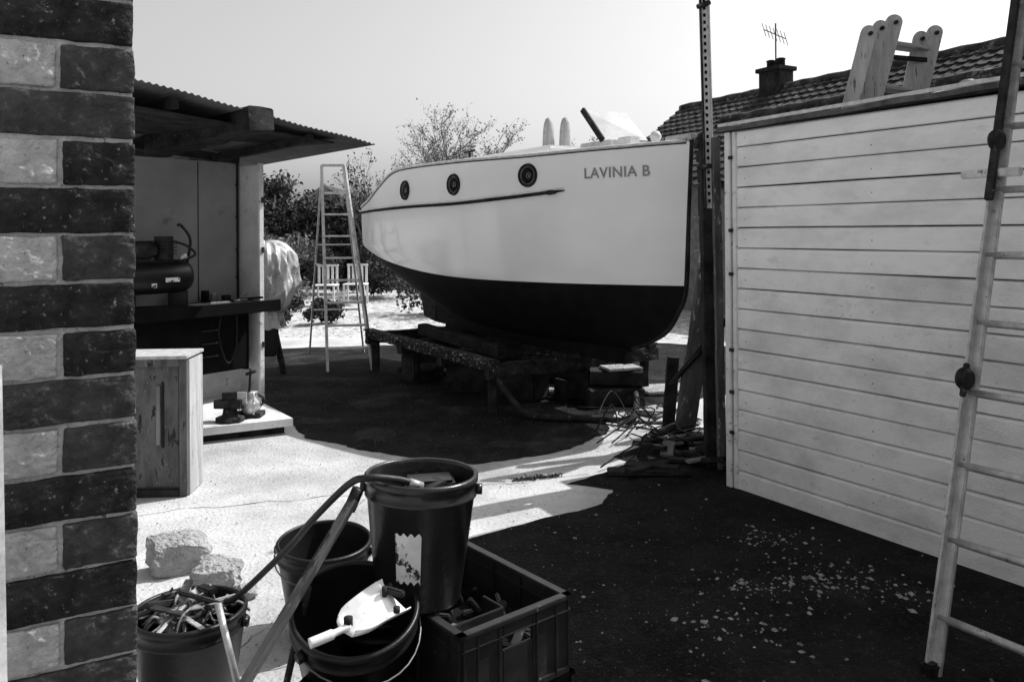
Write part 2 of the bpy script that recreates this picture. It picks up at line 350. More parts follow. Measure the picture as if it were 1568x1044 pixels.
for side in (1,-1):
    for i in range(NS+1):
        T_=(i/NS)**1.25
        for r,(v,s0,g) in enumerate(rows):
            s=s0+(LB-s0)*T_; S_=LB*T_; zk=interp(kk,s); zw=interp(wlk,s); 
            V.append(HB(s,side*interp(Bk,S_)*g,zk+(zw-zk)*v))
        for f in upf:
            s_=LB*T_; zt=interp(topk,s_); zw=interp(wlk,s_); z=zw+(zt-zw)*f
            f2=max(0,min(1,(z-1.165)/(2.28-1.165))); s0=.07*(1-f2); s=s0+(LB-s0)*T_
            V.append(HB(s,side*upper_b(s,z),z))
half=(NS+1)*nr
for sd_ in (0,1):
    for i in range(NS):
        for r in range(nr-1):
            a=sd_*half+i*nr+r; q=(a,a+nr,a+nr+1,a+1)
            F.append(q if sd_==0 else q[::-1]); mi.append(0 if r<len(rows)-1 else 1)
for i in range(NS):
    F.append((i*nr,half+i*nr,half+(i+1)*nr,(i+1)*nr)); mi.append(0)
    a=i*nr+nr-1; F.append((a,a+nr,half+a+nr,half+a)); mi.append(2)
for r in range(nr-1):
    a=NS*nr+r; F.append((a,half+a,half+a+1,a+1)); mi.append(0 if r<len(rows)-1 else 1)
    a=r; F.append((a,a+1,half+a+1,half+a)); mi.append(0 if r<len(rows)-1 else 1)
hull=obj('hull',V,F,None,True,[m_anti,m_hull,m_alu],mi)
bm=bmesh.new(); bm.from_mesh(hull.data); bmesh.ops.recalc_face_normals(bm,faces=bm.faces[:])
for e in bm.edges:
    if len(e.link_faces)==2 and e.link_faces[0].normal.angle(e.link_faces[1].normal,0)>.6: e.smooth=False
bm.to_mesh(hull.data); bm.free()
bp=[hull]
for side in (1,-1):
    pth=[HB(s,side*(upper_b(s,interp(railk,s))+.010),interp(railk,s)) for s in np.linspace(.98,4.97,60)]
    rr=[.004]+[.010,.014]+[.016]*57
    bp.append(tube('rubbing_strake',pth,rr,m_woodD,10))
    pth=[p+Vector((0,0,.021))+NN*side*.004 for p in pth]; bp.append(tube('strake_cap',pth,[r*.5 for r in rr],m_trim,8))
    pth=[HB(s,side*(upper_b(s,interp(topk,s))+.002),interp(topk,s)+.004) for s in np.linspace(.02,4.95,90)]
    bp.append(tube('capping_rail',pth,.014,m_alu,8))
    pth=[p-Vector((0,0,.018)) for p in pth]; bp.append(tube('cap_shadow_bead',pth,.005,m_woodD,6))
bp.append(tube('stem_band',smoothpath([HB(-.005,0,2.33),HB(.03,0,1.8),HB(.06,0,1.17),HB(.15,0,.95),HB(.32,0,.76),HB(.7,0,.6)]),.020,m_woodD,8))
bp.append(beam('keel',HB(.75,0,.53),HB(4.0,0,.53),.10,.14,m_anti))
V=[HB(s,n,z) for n in (-.03,.03) for s,z in ((3.6,.5),(4.25,.5),(4.3,1.15),(3.6,.75))]
bp.append(obj('skeg',V,[(0,1,2,3),(7,6,5,4),(0,4,5,1),(1,5,6,2),(2,6,7,3),(3,7,4,0)],m_anti))
V=[HB(s,n,z) for n in (-.025,.025) for s,z in ((4.3,.5),(4.62,.55),(4.72,.85),(4.6,1.2),(4.32,1.2))]
bp.append(obj('rudder',V,[(0,1,2,3,4),(9,8,7,6,5)]+[(i,(i+1)%5,5+(i+1)%5,5+i) for i in range(5)],m_rust))
def hullframe(s,z,off=0):
    e=.01; p=HB(s,upper_b(s,z),z); du=(HB(s+e,upper_b(s+e,z),z)-p).normalized(); dz=(HB(s,upper_b(s,z+e),z+e)-p).normalized()
    n=du.cross(dz)
    if n.dot(NN)<0: n=-n
    n.normalize(); return p+n*off,du,n
for s,z in ((1.36,2.095),(2.33,2.06),(3.33,2.05)):
    p,du,n=hullframe(s,z); mt=axism(p,n)
    bp.append(lathe('porthole_ring',[(.080,.0),(.084,.018),(.092,.024),(.101,.018),(.106,.0)],m_woodD,mt,40))
    bp.append(lathe('porthole_bezel',[(.070,.002),(.073,.010),(.079,.010),(.081,.002)],m_wire,mt,40))
    bp.append(lathe('porthole_glass',[(.0,.005),(.074,.004)],m_glass,mt,40))
    for i in range(6):
        a=i*math.pi/3+.3; q=mt@Vector((.092*math.cos(a),.092*math.sin(a),.022)); bp.append(tube('screw',[q,q+n*.004],.004,m_wire,6))
p,du,n=hullframe(1.12,1.935,.02); bp.append(tube('strake_fitting',[p-du*.06,p,p+du*.06],[.012,.022,.012],m_rust,8))
cu=D.curves.new('nm','FONT'); cu.body='LAVINIA B'; cu.size=.11; cu.space_character=1.05; cu.resolution_u=4; cu.offset=.0014
to=D.objects.new('nm',cu); SC.collection.objects.link(to); bpy.context.view_layer.update()
me=D.meshes.new_from_object(to.evaluated_get(bpy.context.evaluated_depsgraph_get())); D.objects.remove(to)
bm=bmesh.new(); bm.from_mesh(me)
bmesh.ops.subdivide_edges(bm,edges=[e for e in bm.edges if e.calc_length()>.02],cuts=3)
xs=[v.co.x for v in bm.verts]; x0,x1=min(xs),max(xs)
for v in bm.verts:
    c=v.co; s=.80-(c.x-x0)/(x1-x0)*.52; z=2.04+c.y*1.12
    p,du,n=hullframe(s,z,.006); v.co=p
bm.to_mesh(me); bm.free(); me.materials.append(m_letter)
lo=D.objects.new('name_lettering',me); SC.collection.objects.link(lo); bp.append(lo)
bp.append(boxm('coach_roof',basis(HB(2.3,0,2.31),U,NN,Vector((0,0,1))),(2.2,1.0,.10),m_hull,.03))
bp.append(boxm('hatch_coaming',basis(HB(.95,0,2.33),U,NN,Vector((0,0,1))),(.42,.40,.09),m_alu,.01))
V=[Vector((.625,7.0,2.67)),Vector((1.03,7.15,2.66)),Vector((1.19,6.95,2.39)),Vector((.78,6.80,2.375))]
nrm=(V[1]-V[0]).cross(V[3]-V[0]).normalized()*.03
bp.append(obj('hatch_lid',V+[v+nrm for v in V],[(0,1,2,3),(7,6,5,4),(0,4,5,1),(1,5,6,2),(2,6,7,3),(3,7,4,0)],m_hatch))
bp.append(beam('hatch_frame',V[0],V[3],.03,.05,m_woodD)); 
bp.append(tube('hatch_stay',[(.70,7.0,2.62),(.80,7.0,2.34)],.008,m_rust))
for s,n in ((1.83,.06),(1.72,-.06)):
    bp.append(lathe('bitt_post',[(.0,0),(.06,0),(.06,.1),(.054,.22),(.045,.29),(.03,.335),(0,.355)],m_woodL,axism(HB(s,n,2.35),(0,0,1)),20))
bp.append(boxm('bow_roller',basis(HB(.1,0,2.33),U,NN,Vector((0,0,1))),(.3,.09,.05),m_metal,.01))
bp.append(lathe('cowl',[(0,.12),(.03,.11),(.05,.07),(.03,.03),(.03,0),(.05,0)],m_trim,axism(HB(.38,.02,2.30),(0,0,1)),16))
bp.append(tube('cleat',[HB(2.6,.5,2.36),HB(2.6,.5,2.42)],.012,m_rust)); bp.append(tube('cleat_bar',[HB(2.5,.5,2.42),HB(2.7,.5,2.42)],.01,m_rust))
bp.append(boxm('ice_box',basis(HB(.62,.1,2.345),U,NN,Vector((0,0,1))),(.16,.12,.08),m_trim,.01))
group('wooden_boat',bp)

# cradle
cp=[]
for n in (.93,-.93):
    cp.append(rough_beam('side_rail',HB(1.45,n,.43),HB(4.25,n,.43),.07,.09,m_flake,amp=.010,seed=n)); cp.append(rough_beam('side_rail_flange',HB(1.45,n,.475),HB(4.25,n,.475),.12,.02,m_flake,amp=.006,seed=n+2))
for s in (1.5,2.4,3.3,4.2): cp.append(rough_beam('cross_beam',HB(s,-1.0,.38),HB(s,.97,.38),.10,.13,m_rust,amp=.01,seed=s))
for s in (1.55,4.15):
    for n in (.88,-.90): cp.append(rough_beam('leg',HB(s,n,0),HB(s,n,.34),.08,.08,m_rust,seed=s))
for s,n in ((2.5,.6),(3.3,.7),(2.0,-.3),(3.0,0),(1.6,-.2),(1.9,.3)): cp.append(zbox('packing_block',*(HB(s,n,0).xy),0.012,.31,.40,.26,.6+s,m_woodD,.02))
cp.append(tube('draw_bar',smoothpath([HB(1.5,.9,.36),HB(1.35,.8,.14),HB(1.1,.75,.05),HB(.75,.35,.04),HB(.45,.2,.05)]),.028,m_rust))
cp.append(tube('draw_bar',smoothpath([HB(1.5,-.5,.36),HB(1.0,-.3,.12),HB(.5,.18,.05)]),.028,m_rust))
for s in (1.5,2.5,3.5): cp.append(boxm('keel_block',basis(HB(s,0,.46),U,NN,Vector((0,0,1))),(.25,.4,.05),m_woodD,.01))
for n in (.55,-.55): cp.append(rough_beam('bilge_support',HB(1.9,n,.47),HB(3.6,n,.52),.12,.12,m_woodD,seed=n+4))
cp.append(tube('axle_tube',[HB(2.9,.9,.22),HB(2.9,-.9,.22)],.04,m_rust))
random.seed(77)
for i in range(14):
    s=random.uniform(1.5,4);n=random.uniform(-.9,.8); a=random.uniform(0,6); L=random.uniform(.1,.4); c=HB(s,n,.03); d=Vector((math.cos(a),math.sin(a),random.uniform(-.02,.25)))*L/2
    cp.append(rough_beam('scrap_under_hull',c-d+Vector((0,0,.03)),c+d+Vector((0,0,.05)),random.uniform(.04,.12),random.uniform(.02,.08),random.choice([m_woodD,m_rust,m_wood]),seed=i))
group('boat_cradle',cp)
sp=[]
sp.append(rough_beam('sleeper',(.68,7.28,.09),(1.18,7.36,.09),.24,.16,m_woodD,seed=1)); sp.append(rough_beam('sleeper',(.72,7.42,.25),(1.2,7.36,.25),.2,.14,m_woodD,seed=2)); sp.append(zbox('slab',1.0,7.38,.325,.35,.34,.24,.3,m_stone,.01))
sp.append(rough_beam('block',(.45,7.6,.1),(.66,7.72,.1),.2,.18,m_woodD,seed=3))
sp.append(zbox('paving_slab',.30,7.85,.02,.07,.34,.3,.4,m_stone,.01)); sp.append(zbox('paving_slab',1.5,7.9,.012,.05,.5,.4,.2,m_stone,.01)); sp.append(zbox('paving_slab',1.25,6.95,.012,.05,.3,.25,.7,m_stone,.01))
group('timber_blocks',sp)

# ---------------------------------------------------------------- props, posts and junk near bow
group('timber_post',[rough_beam('post',(1.345,5.42,.0),(1.315,5.42,2.26),.075,.09,m_woodD,amp=.006,seed=5),
    rough_beam('post_cladding',(1.395,5.33,.0),(1.365,5.33,2.22),.05,.05,m_wood2,amp=.004,seed=6),
    rough_beam('post_head',(1.26,5.44,2.20),(1.42,5.44,2.19),.07,.08,m_woodD,seed=7)])
parts=[beam('web',(1.330,5.365,1.75),(1.296,5.365,3.40),.058,.008,m_trim,up=(0,1,0),bev=.001),beam('flange',(1.302,5.352,1.75),(1.268,5.352,3.40),.010,.034,m_rust,up=(0,1,0),bev=.001),beam('flange',(1.358,5.352,1.75),(1.324,5.352,3.40),.008,.034,m_alu,up=(0,1,0),bev=.001)]
for i in range(33):
    z=1.80+i*.048; x=1.330-(z-1.75)*.0206
    parts.append(boxm('slot',basis((x,5.3597,z),(1,0,0),(0,1,0),(0,0,1)),(.016,.004,.022),m_black,.0))
parts.append(beam('top_crosspiece',(1.25,5.345,3.10),(1.34,5.345,3.13),.03,.03,m_rust)); parts.append(beam('clamp',(1.25,5.345,2.02),(1.40,5.345,2.04),.03,.03,m_rust))
group('slotted_steel_upright',parts)
random.seed(12)
parts=[rough_beam('prop',(1.33,6.22,0.0),(1.475,5.98,1.30),.155,.055,m_wood2,up=(0,1,0),seed=11),
 rough_beam('prop',(1.22,6.3,0),(1.25,6.2,.62),.09,.06,m_woodD,seed=12),rough_beam('prop',(1.50,5.95,0),(1.49,6.2,1.95),.08,.07,m_woodD,seed=13),
 rough_beam('brace',(1.22,6.15,.42),(1.60,5.9,.95),.08,.03,m_woodD,seed=15),
 rough_beam('upright_fixing',(1.47,6.02,1.2),(1.42,6.0,2.20),.05,.05,m_rust,seed=18),
 tube('turnbuckle',smoothpath([(1.43,5.98,2.15),(1.42,5.95,1.8),(1.45,5.95,1.5),(1.44,5.98,1.2)]),[.015]*8+[.028]*8+[.018]*9,m_rust,8),
 rough_beam('wedge',(1.41,5.93,1.36),(1.47,5.90,1.60),.05,.05,m_stone,seed=17)]
for z in (1.45,1.7,1.95,2.1): parts.append(beam('strap',(1.36,5.95,z),(1.50,5.95,z+.01),.03,.012,m_metal))
group('timber_props',parts)
sunp=(.87,.48,0)
parts=[beam('shadow_board',(1.60,5.32,.01),(1.62,5.33,1.95),.38,.02,m_woodD,up=sunp),beam('shadow_board',(1.62,5.62,.01),(1.66,5.65,1.75),.34,.02,m_wood,up=sunp),beam('shadow_board',(1.74,5.84,.01),(1.76,5.86,1.45),.26,.02,m_woodD,up=sunp),beam('shadow_board',(1.80,6.08,.01),(1.84,6.1,1.15),.24,.025,m_wood,up=sunp)]  # out of sight behind the shed, added to throw shadows near the bow
group('hidden_shadow_boards',parts)
parts=[]
random.seed(11)
for i in range(34):
    cx=random.uniform(.85,1.46); cy=random.uniform(5.2,6.5)
    if cx<1.1 and cy>5.4 and random.random()<.7: continue
    L=random.uniform(.08,.36); a=random.uniform(-.9,1.3); z=random.uniform(.018,.06)
    dx,dy=math.cos(a)*L/2,math.sin(a)*L/2
    parts.append(rough_beam('offcut',(cx-dx,cy-dy,z),(cx+dx,cy+dy,z+random.uniform(-.01,.06)),random.uniform(.03,.09),random.uniform(.015,.03),random.choice([m_wood,m_woodD,m_woodD,m_woodD,m_rust]),seed=i))
parts.append(rough_beam('plank',(.62,5.22,.03),(1.15,5.2,.03),.10,.03,m_woodD,seed=50))
V=[];F=[]
for i in range(26):
    x=random.uniform(.8,1.4);y=random.uniform(5.5,7.0); tubebuf(V,F,smoothpath([(x,y,.02),(x+random.uniform(-.2,.2),y+random.uniform(-.2,.2),random.uniform(.03,.20)),(x+random.uniform(-.4,.4),y+random.uniform(-.4,.4),.03)],5),.006,5)
parts.append(obj('cable_tangle',V,F,m_woodD,True))
group('scrap_timber_pile',parts)

# ---------------------------------------------------------------- left workshop lean-to
A=Vector((.62,.78,0)).normalized(); C=Vector((-.78,.62,0)).normalized(); C0=Vector((-2.27,7.2,0)); Z3=Vector((0,0,1))
def Lp(k,m,z): return C0-A*k+C*m+Vector((0,0,z))
T=Vector((-1.16,6.78,0))
def RF(k,m): p=T-A*k+C*m; return Vector((p.x,p.y,2.35+.125*k-.048*m))
parts=[]
V=[];F=[];nk=560;nm=4
for i in range(nk+1):
    k=3.6*i/nk
    for j in range(nm+1):
        p=RF(k,3.2*j/nm); p.z+=.006*math.sin(2*math.pi*k/.05)+noise.noise(Vector((k*2,j,0)))*.012; V.append(p)
for i in range(nk):
    for j in range(nm):
        a=i*(nm+1)+j; F.append((a,a+1,a+nm+2,a+nm+1))
ro=obj('corrugated_roof',V,F,m_corr,True); sm=ro.modifiers.new('s','SOLIDIFY'); sm.thickness=.005; parts.append(ro)
sl_=(RF(3.55,1.6)-RF(.35,1.6)).normalized()
parts.append(boxm('roof_deck',basis((RF(0.35,1.6)+RF(3.55,1.6))/2-Vector((0,0,.03)),sl_,C,Z3),(3.2,3.0,.012),m_woodD,0))
def rfd(k,m,d): return RF(k,m)-Vector((0,0,d))
parts.append(rough_beam('main_beam',rfd(1.16,-.06,.06),rfd(1.16,2.6,.09),.21,.18,m_woodD,amp=.014,seed=20))
for k in (.62,1.75,2.2,2.6,3.0): parts.append(rough_beam('rafter',rfd(k,.06,.075),rfd(k,2.6,.075),.05,.07,m_woodD,seed=k))
parts.append(beam('wall_plate',Lp(-.0,.36,2.27),Lp(2.6,.36,2.50),.06,.08,m_woodD))
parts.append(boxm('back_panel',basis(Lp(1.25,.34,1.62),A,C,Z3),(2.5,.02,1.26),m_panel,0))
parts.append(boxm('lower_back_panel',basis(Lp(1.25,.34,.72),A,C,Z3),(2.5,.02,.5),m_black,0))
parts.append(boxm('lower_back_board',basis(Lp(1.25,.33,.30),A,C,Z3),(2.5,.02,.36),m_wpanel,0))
parts.append(boxm('end_panel',basis(Lp(-.0,.165,1.17),A,C,Z3),(.022,.33,2.10),m_wpanel,.002))
parts.append(boxm('end_post',basis(Lp(0.01,-.012,1.17),A,C,Z3),(.045,.03,2.12),m_trim,.003))
parts.append(boxm('inner_strip',basis(Lp(.035,.318,1.62),A,C,Z3),(.012,.02,1.24),m_woodD,0)); parts.append(boxm('panel_joint',basis(Lp(.42,.3275,1.62),A,C,Z3),(.006,.006,1.24),m_woodD,0))
for z in (1.2,1.45,1.75,2.05): parts.append(tube('screw_head',[Lp(.05,.325,z),Lp(.05,.318,z)],.008,m_rust,8))
parts.append(rough_beam('bench_top',Lp(-.03,.10,.975),Lp(2.5,.10,.975),.46,.045,m_woodD,seed=22,amp=.005))
parts.append(boxm('bench_edge',basis(Lp(1.2,-.145,.955),A,C,Z3),(2.6,.02,.10),m_black,.004))
parts.append(boxm('bench_divider',basis(Lp(.10,.2,.66),A,C,Z3),(.03,.26,.56),m_black,0))
parts.append(boxm('tool_chest',basis(Lp(.66,.16,.66),A,C,Z3),(1.06,.28,.52),m_black,.01))
for z in (.55,.66,.77): parts.append(boxm('drawer_pull',basis(Lp(.5,.012,z),A,C,Z3),(.16,.01,.014),m_rust,.002))
parts.append(tube('hanging_cable',smoothpath([Lp(.25,.0,.90),Lp(.27,-.02,.6),Lp(.35,-.02,.48),Lp(.42,0,.7),Lp(.4,0,.9)]),.008,m_dark))
for z in (1.45,1.9,.6): parts.append(boxm('hinge',basis(Lp(0.0,-.032,z),A,C,Z3),(.03,.008,.05),m_rust,.002))
V=[(-1.75,6.33),(-2.32,7.12),(-3.3,7.3),(-3.3,5.55)]
V=[(x,y,z) for z in (.07,.13) for x,y in V]
parts.append(obj('deck_platform',V,[(3,2,1,0),(4,5,6,7)]+[(i,(i+1)%4,4+(i+1)%4,4+i) for i in range(4)],m_wpanel))
V=[(x-.08,y+.04,z) for z in (.005,.07) for x,y in [(-1.75,6.33),(-2.32,7.12),(-3.3,7.3),(-3.3,5.60)]]
parts.append(obj('deck_bearer',V,[(3,2,1,0),(4,5,6,7)]+[(i,(i+1)%4,4+(i+1)%4,4+i) for i in range(4)],m_woodD))
parts.append(beam('post',Lp(2.5,.0,0),Lp(2.5,.0,2.5),.09,.09,m_woodD)); parts.append(beam('post',Lp(2.5,1.6,0),Lp(2.5,1.6,2.3),.09,.09,m_woodD)); parts.append(beam('post',Lp(.1,1.9,0),Lp(.1,1.9,2.2),.09,.09,m_woodD))
for k,m,r,h,mt_ in ((.42,.22,.035,.10,m_dark),(.33,.24,.028,.07,m_metal),(.24,.18,.04,.05,m_rust),(1.5,.2,.06,.16,m_wpanel),(1.62,.1,.04,.12,m_dark),(.62,.25,.04,.14,m_rust),(1.36,.22,.035,.22,m_dark)):
    parts.append(lathe('paint_tin',[(0,0),(r,0),(r,h*.95),(r*1.05,h),(r*.9,h),(0,h*.97)],mt_,axism(Lp(k,m,1.0),(0,0,1)),18))
parts.append(beam('tool',Lp(.30,-.02,1.012),Lp(.12,.03,1.012),.03,.02,m_rust)); parts.append(beam('tool',Lp(.55,-.08,1.012),Lp(.38,-.10,1.012),.02,.02,m_metal)); parts.append(beam('tool',Lp(.16,.10,1.012),Lp(.05,-.10,1.03),.02,.02,m_dark))
group('workshop_shelter',parts)
parts=[]
tc=Lp(1.0,.02,1.25)
parts.append(lathe('tank',[(0,-.33),(.06,-.325),(.11,-.30),(.135,-.25),(.137,0),(.135,.25),(.11,.30),(.06,.325),(0,.33)],m_dark,axism(tc,A),32))
parts.append(beam('saddle',tc-A*.2+Vector((0,0,.13)),tc+A*.2+Vector((0,0,.13)),.14,.02,m_dark))
parts.append(lathe('motor',[(0,-.12),(.07,-.12),(.075,-.1),(.075,.08),(.06,.12),(0,.12)],m_rust,axism(tc-A*.1+Vector((0,0,.22)),A),24))
parts.append(beam('cylinder_head',tc+A*.1+Vector((0,0,.14)),tc+A*.1+Vector((0,0,.33)),.11,.12,m_dark))
for i in range(5): parts.append(boxm('fin',basis(tc+A*.1+Vector((0,0,.19+.025*i)),A,C,Z3),(.15,.15,.008),m_rust,0))
parts.append(tube('handle',smoothpath([tc+A*.3+Vector((0,0,.1)),tc+A*.33+Vector((0,0,.3)),tc+A*.25+Vector((0,0,.42)),tc+A*.18-C*.08+Vector((0,0,.42))]),.012,m_dark))
parts.append(tube('hose',smoothpath([tc+A*.12+Vector((0,0,.3)),tc+A*.25-C*.05+Vector((0,0,.26)),tc+A*.33-C*.08+Vector((0,0,.18)),tc+A*.2-C*.1+Vector((0,0,.13))]),.01,m_dark))
parts.append(lathe('filter',[(0,0),(.04,0),(.04,.07),(0,.08)],m_trim,axism(tc-A*.22+Vector((0,0,.30)),(0,0,1)),16))
parts.append(lathe('gauge',[(0,0),(.03,0),(.03,.02),(0,.022)],m_metal,axism(tc+A*.22-C*.08+Vector((0,0,.16)),-C),16))
parts.append(boxm('label',basis(tc-C*.139+A*.1-Vector((0,0,.02)),A,C,Z3),(.12,.004,.035),m_label,0)); parts.append(boxm('label',basis(tc-C*.130-A*.05-Vector((0,0,.06)),A,C,Z3),(.04,.014,.035),m_label,0))
for s in (-.22,.22): parts.append(beam('foot',tc+A*s-Vector((0,0,.253)),tc+A*s-Vector((0,0,.12)),.16,.03,m_dark))
group('air_compressor',parts)
parts=[]; v0=Vector((-2.22,6.25,.135))
parts.append(lathe('base',[(0,0),(.11,0),(.11,.025),(.06,.045),(.05,.10),(0,.10)],m_rust,axism(v0,(0,0,1)),24))
parts.append(beam('body',v0+Vector((-.12,.02,.13)),v0+Vector((.10,-.01,.13)),.08,.07,m_rust))
parts.append(beam('jaw',v0+Vector((.0,0,.12)),v0+Vector((0.0,0,.22)),.12,.04,m_rust)); parts.append(beam('jaw',v0+Vector((.07,0,.12)),v0+Vector((.07,0,.22)),.12,.03,m_metal))
parts.append(tube('screw',[v0+Vector((.08,0,.13)),v0+Vector((.2,-.02,.13))],.012,m_metal)); parts.append(tube('tommy_bar',[v0+Vector((.19,-.02,.05)),v0+Vector((.19,-.02,.23))],.007,m_metal))
group('bench_vice',parts)
parts=[lathe('bowl',[(0,0),(.06,0),(.085,.05),(.08,.09),(.05,.12),(.05,.15),(.06,.16)],m_metal,axism((-2.10,6.38,.17),(0,0,1)),24),tube('handle',smoothpath([(-2.03,6.38,.21),(-1.99,6.38,.27),(-2.04,6.38,.31)]),.008,m_rust),
 tube('spindle',[(-2.12,6.4,.3),(-2.10,6.38,.52)],.01,m_rust),tube('knob',[(-2.14,6.4,.47),(-2.06,6.37,.5)],.014,m_rust),boxm('foot',basis((-2.12,6.4,.15),(1,0,0),(0,1,0),(0,0,1)),(.22,.14,.04),m_rust,.005)]
group('metal_pot',parts)
parts=[]
def wb(x,y,z): return Vector((-1.985,4.85,0))+Vector((-1,-.06,0))*x+Vector((-.12,1,0)).normalized()*y+Vector((0,0,z))
X_=Vector((1,.06,0)).normalized();Y_=Vector((-.06,1,0)).normalized()
def bb(n,x,y,z,s,m,b=.003): parts.append(boxm(n,basis(wb(x,y,z),X_,Y_,Z3),s,m,b))
bb('case',.36,.14,.43,(.70,.24,.80),m_board,.0); bb('front_panel',.36,.012,.43,(.62,.01,.74),m_board)
bb('frame_right',.02,.0,.425,(.045,.035,.83),m_board); bb('frame_top',.37,-.002,.82,(.66,.035,.05),m_board); bb('frame_bottom',.37,-.002,.03,(.66,.035,.04),m_woodD); bb('centre_batten',.17,.0,.5,(.025,.02,.36),m_wood); bb('centre_groove',.145,.004,.5,(.012,.02,.40),m_woodD)
bb('lid',.36,.12,.853,(.76,.32,.02),m_woodL); bb('side_board',-.008,.14,.42,(.02,.25,.82),m_woodL)
group('wooden_cupboard',parts)

# plastic sheeting draped over machine
prof=[(.02,1.50),(.12,1.49),(.20,1.45),(.27,1.36),(.31,1.22),(.31,1.08),(.28,.95),(.22,.82),(.16,.72),(.17,.62),(.20,.54)]
pp=smoothpath([(r,0,z) for r,z in prof],8); V=[];F=[];sg=160
for i,p in enumerate(pp):
    dn=i/len(pp)
    for k in range(sg):
        a=2*math.pi*k/sg; z=p.z; ca,sa=math.cos(a),math.sin(a)
        rd=1-2*abs(noise.noise(Vector((ca*2.6+.4*z,sa*2.6,z*2.2+5)))); rd2=1-2*abs(noise.noise(Vector((ca*6,sa*6,z*5+1))))
        fold=.12*dn*math.sin(6*a+4*noise.noise(Vector((ca,sa,z*2))))+.06*dn*math.sin(13*a+5*z)+.22*noise.noise(Vector((ca*1.4,sa*1.4,z*1.8)))+.20*(rd-.5)+.07*(rd2-.5)
        r=p.x*(1+fold); V.append((-2.78+r*ca*1.05,9.0+r*sa,z+.04*noise.noise(Vector((ca*3,sa*3,z*5)))))
for i in range(len(pp)-1):
    for k in range(sg): F.append((i*sg+k,i*sg+(k+1)%sg,(i+1)*sg+(k+1)%sg,(i+1)*sg+k))
F.append(tuple(range(sg))[::-1])
o=obj('cover',V,F,m_tarp,True)
parts=[o,tube('tie_rope',[(-2.78+.20*math.cos(a)*1.05,9.0+.20*math.sin(a),.74+.01*math.sin(3*a)) for a in np.linspace(0,6.28,30)],.008,m_rope,6),beam('leg',(-2.95,9.0,0),(-2.8,9,.8),.06,.06,m_rust),beam('leg',(-2.6,9.05,0),(-2.75,9,.8),.06,.06,m_rust),zbox('engine',-2.76,9.0,.22,.62,.22,.24,.3,m_dark,.03)]
group('sheeted_outboard_motor',parts)
parts=[]
fl,fr=Vector((-2.13,9.16,0)),Vector((-1.62,9.24,0)); tl,tr=Vector((-2.31,9.68,2.42)),Vector((-2.04,9.70,2.42)); rl,rr_=Vector((-2.68,10.5,0)),Vector((-1.98,10.6,0))
for a,b in ((fl,tl),(fr,tr)): parts.append(beam('stile',a,b,.03,.06,m_metal))
for a,b in ((rl,tl-Vector((0,0,.1))),(rr_,tr-Vector((0,0,.1)))): parts.append(beam('rear_leg',a,b,.022,.035,m_metal))
for i in range(1,9):
    t=i/9.3; parts.append(beam('tread',fl.lerp(tl,t),fr.lerp(tr,t),.08,.022,m_alu))
parts.append(beam('top_rail',tl,tr,.03,.03,m_metal)); 
for t in (.25,.6): parts.append(beam('rear_brace',rl.lerp(tl,t),rr_.lerp(tr,t),.022,.02,m_metal))
parts.append(beam('spreader',fl.lerp(tl,.5),rl.lerp(tl,.5),.012,.02,m_metal))
group('stepladder',parts)

# ---------------------------------------------------------------- foreground buckets etc.
def bucket(name,loc,axis,R=.165,H=.37,r=.125,roll=0,mat=m_dark,label=False,handle=1):
    mt=axism(loc,axis,roll)
    pr=[(0,-H+.012),(r*.9,-H+.012),(r-.004,-H+.02),(R-.006,-.01),(R-.005,0),(R+.003,.002),(R+.009,-.004),(R+.009,-.018),(R+.003,-.022),(R+.001,-.05),(R+.006,-.053),(R+.006,-.060),(R-.001,-.064),(r+.002,-H+.01),(r-.004,-H),(0,-H)]
    sh=lathe('shell',pr,mat,mt,96)
    for v in sh.data.vertices:
        a=math.atan2(v.co.y,v.co.x); q=1+.010*math.sin(2*a+loc[0]*9)+.006*math.sin(3*a+loc[1]*7); v.co.x*=q; v.co.y*=q
    ps=[sh]
    if handle:
        pts=[]
        for i in range(17):
            a=math.pi*i/16; pts.append(mt@Vector((math.cos(a)*(R+.014),math.sin(a)*(R+.02)*handle,-.045-.05*math.sin(a))))
        ps.append(tube('wire_handle',pts,.003,m_wire,6))
    for sx in (1,-1): ps.append(tube('lug',[mt@Vector((sx*(R),0,-.045)),mt@Vector((sx*(R+.02),0,-.045))],.016,mat,10))
    if label:
        V=[];F=[];n=12
        for i in range(n+1):
            a=label+(-.25+.50*i/n)
            for z in (-.135,-.275):
                q=1+.010*math.sin(2*a+loc[0]*9)+.006*math.sin(3*a+loc[1]*7)
                rr=(r+.002+(R-r-.003)*((H-.01+z)/(H-.074)))*q+.0025; V.append(mt@Vector((rr*math.cos(a),rr*math.sin(a),z+.006*math.sin(i*1.9))))
        for i in range(n): F.append((2*i+1,2*i+3,2*i+2,2*i))
        ps.append(obj('label',V,F,m_label,True))
    return ps
b=bucket('b',(-.276,2.40,.878),(.03,.03,1),R=.163,mat=m_buck,label=-math.pi/2-.12,handle=0)
b.append(boxm('sponge',basis((-.26,2.46,.80),(1,.2,0),(-.2,1,0),(0,0,1)),(.15,.10,.09),m_buck,.01)); b.append(beam('rag',(-.33,2.36,.80),(-.22,2.44,.84),.07,.02,m_darkc))
b.append(boxm('water',basis((-.276,2.40,.72),(1,0,0),(0,1,0),(0,0,1)),(.16,.16,.02),m_black,.005))
group('bucket',b)
group('bucket',bucket('b',(-.76,3.2,.37),(.03,-.06,1),R=.18,H=.365,r=.13,handle=-1))
group('bucket',bucket('b',(-.44,2.20,.57),(.1,-.35,.93),R=.168,H=.35,r=.12,roll=.6,handle=-1))
b=bucket('b',(-1.07,2.62,.37),(.0,.02,1),R=.175,H=.365,r=.13,handle=1)
random.seed(5); V=[];F=[]
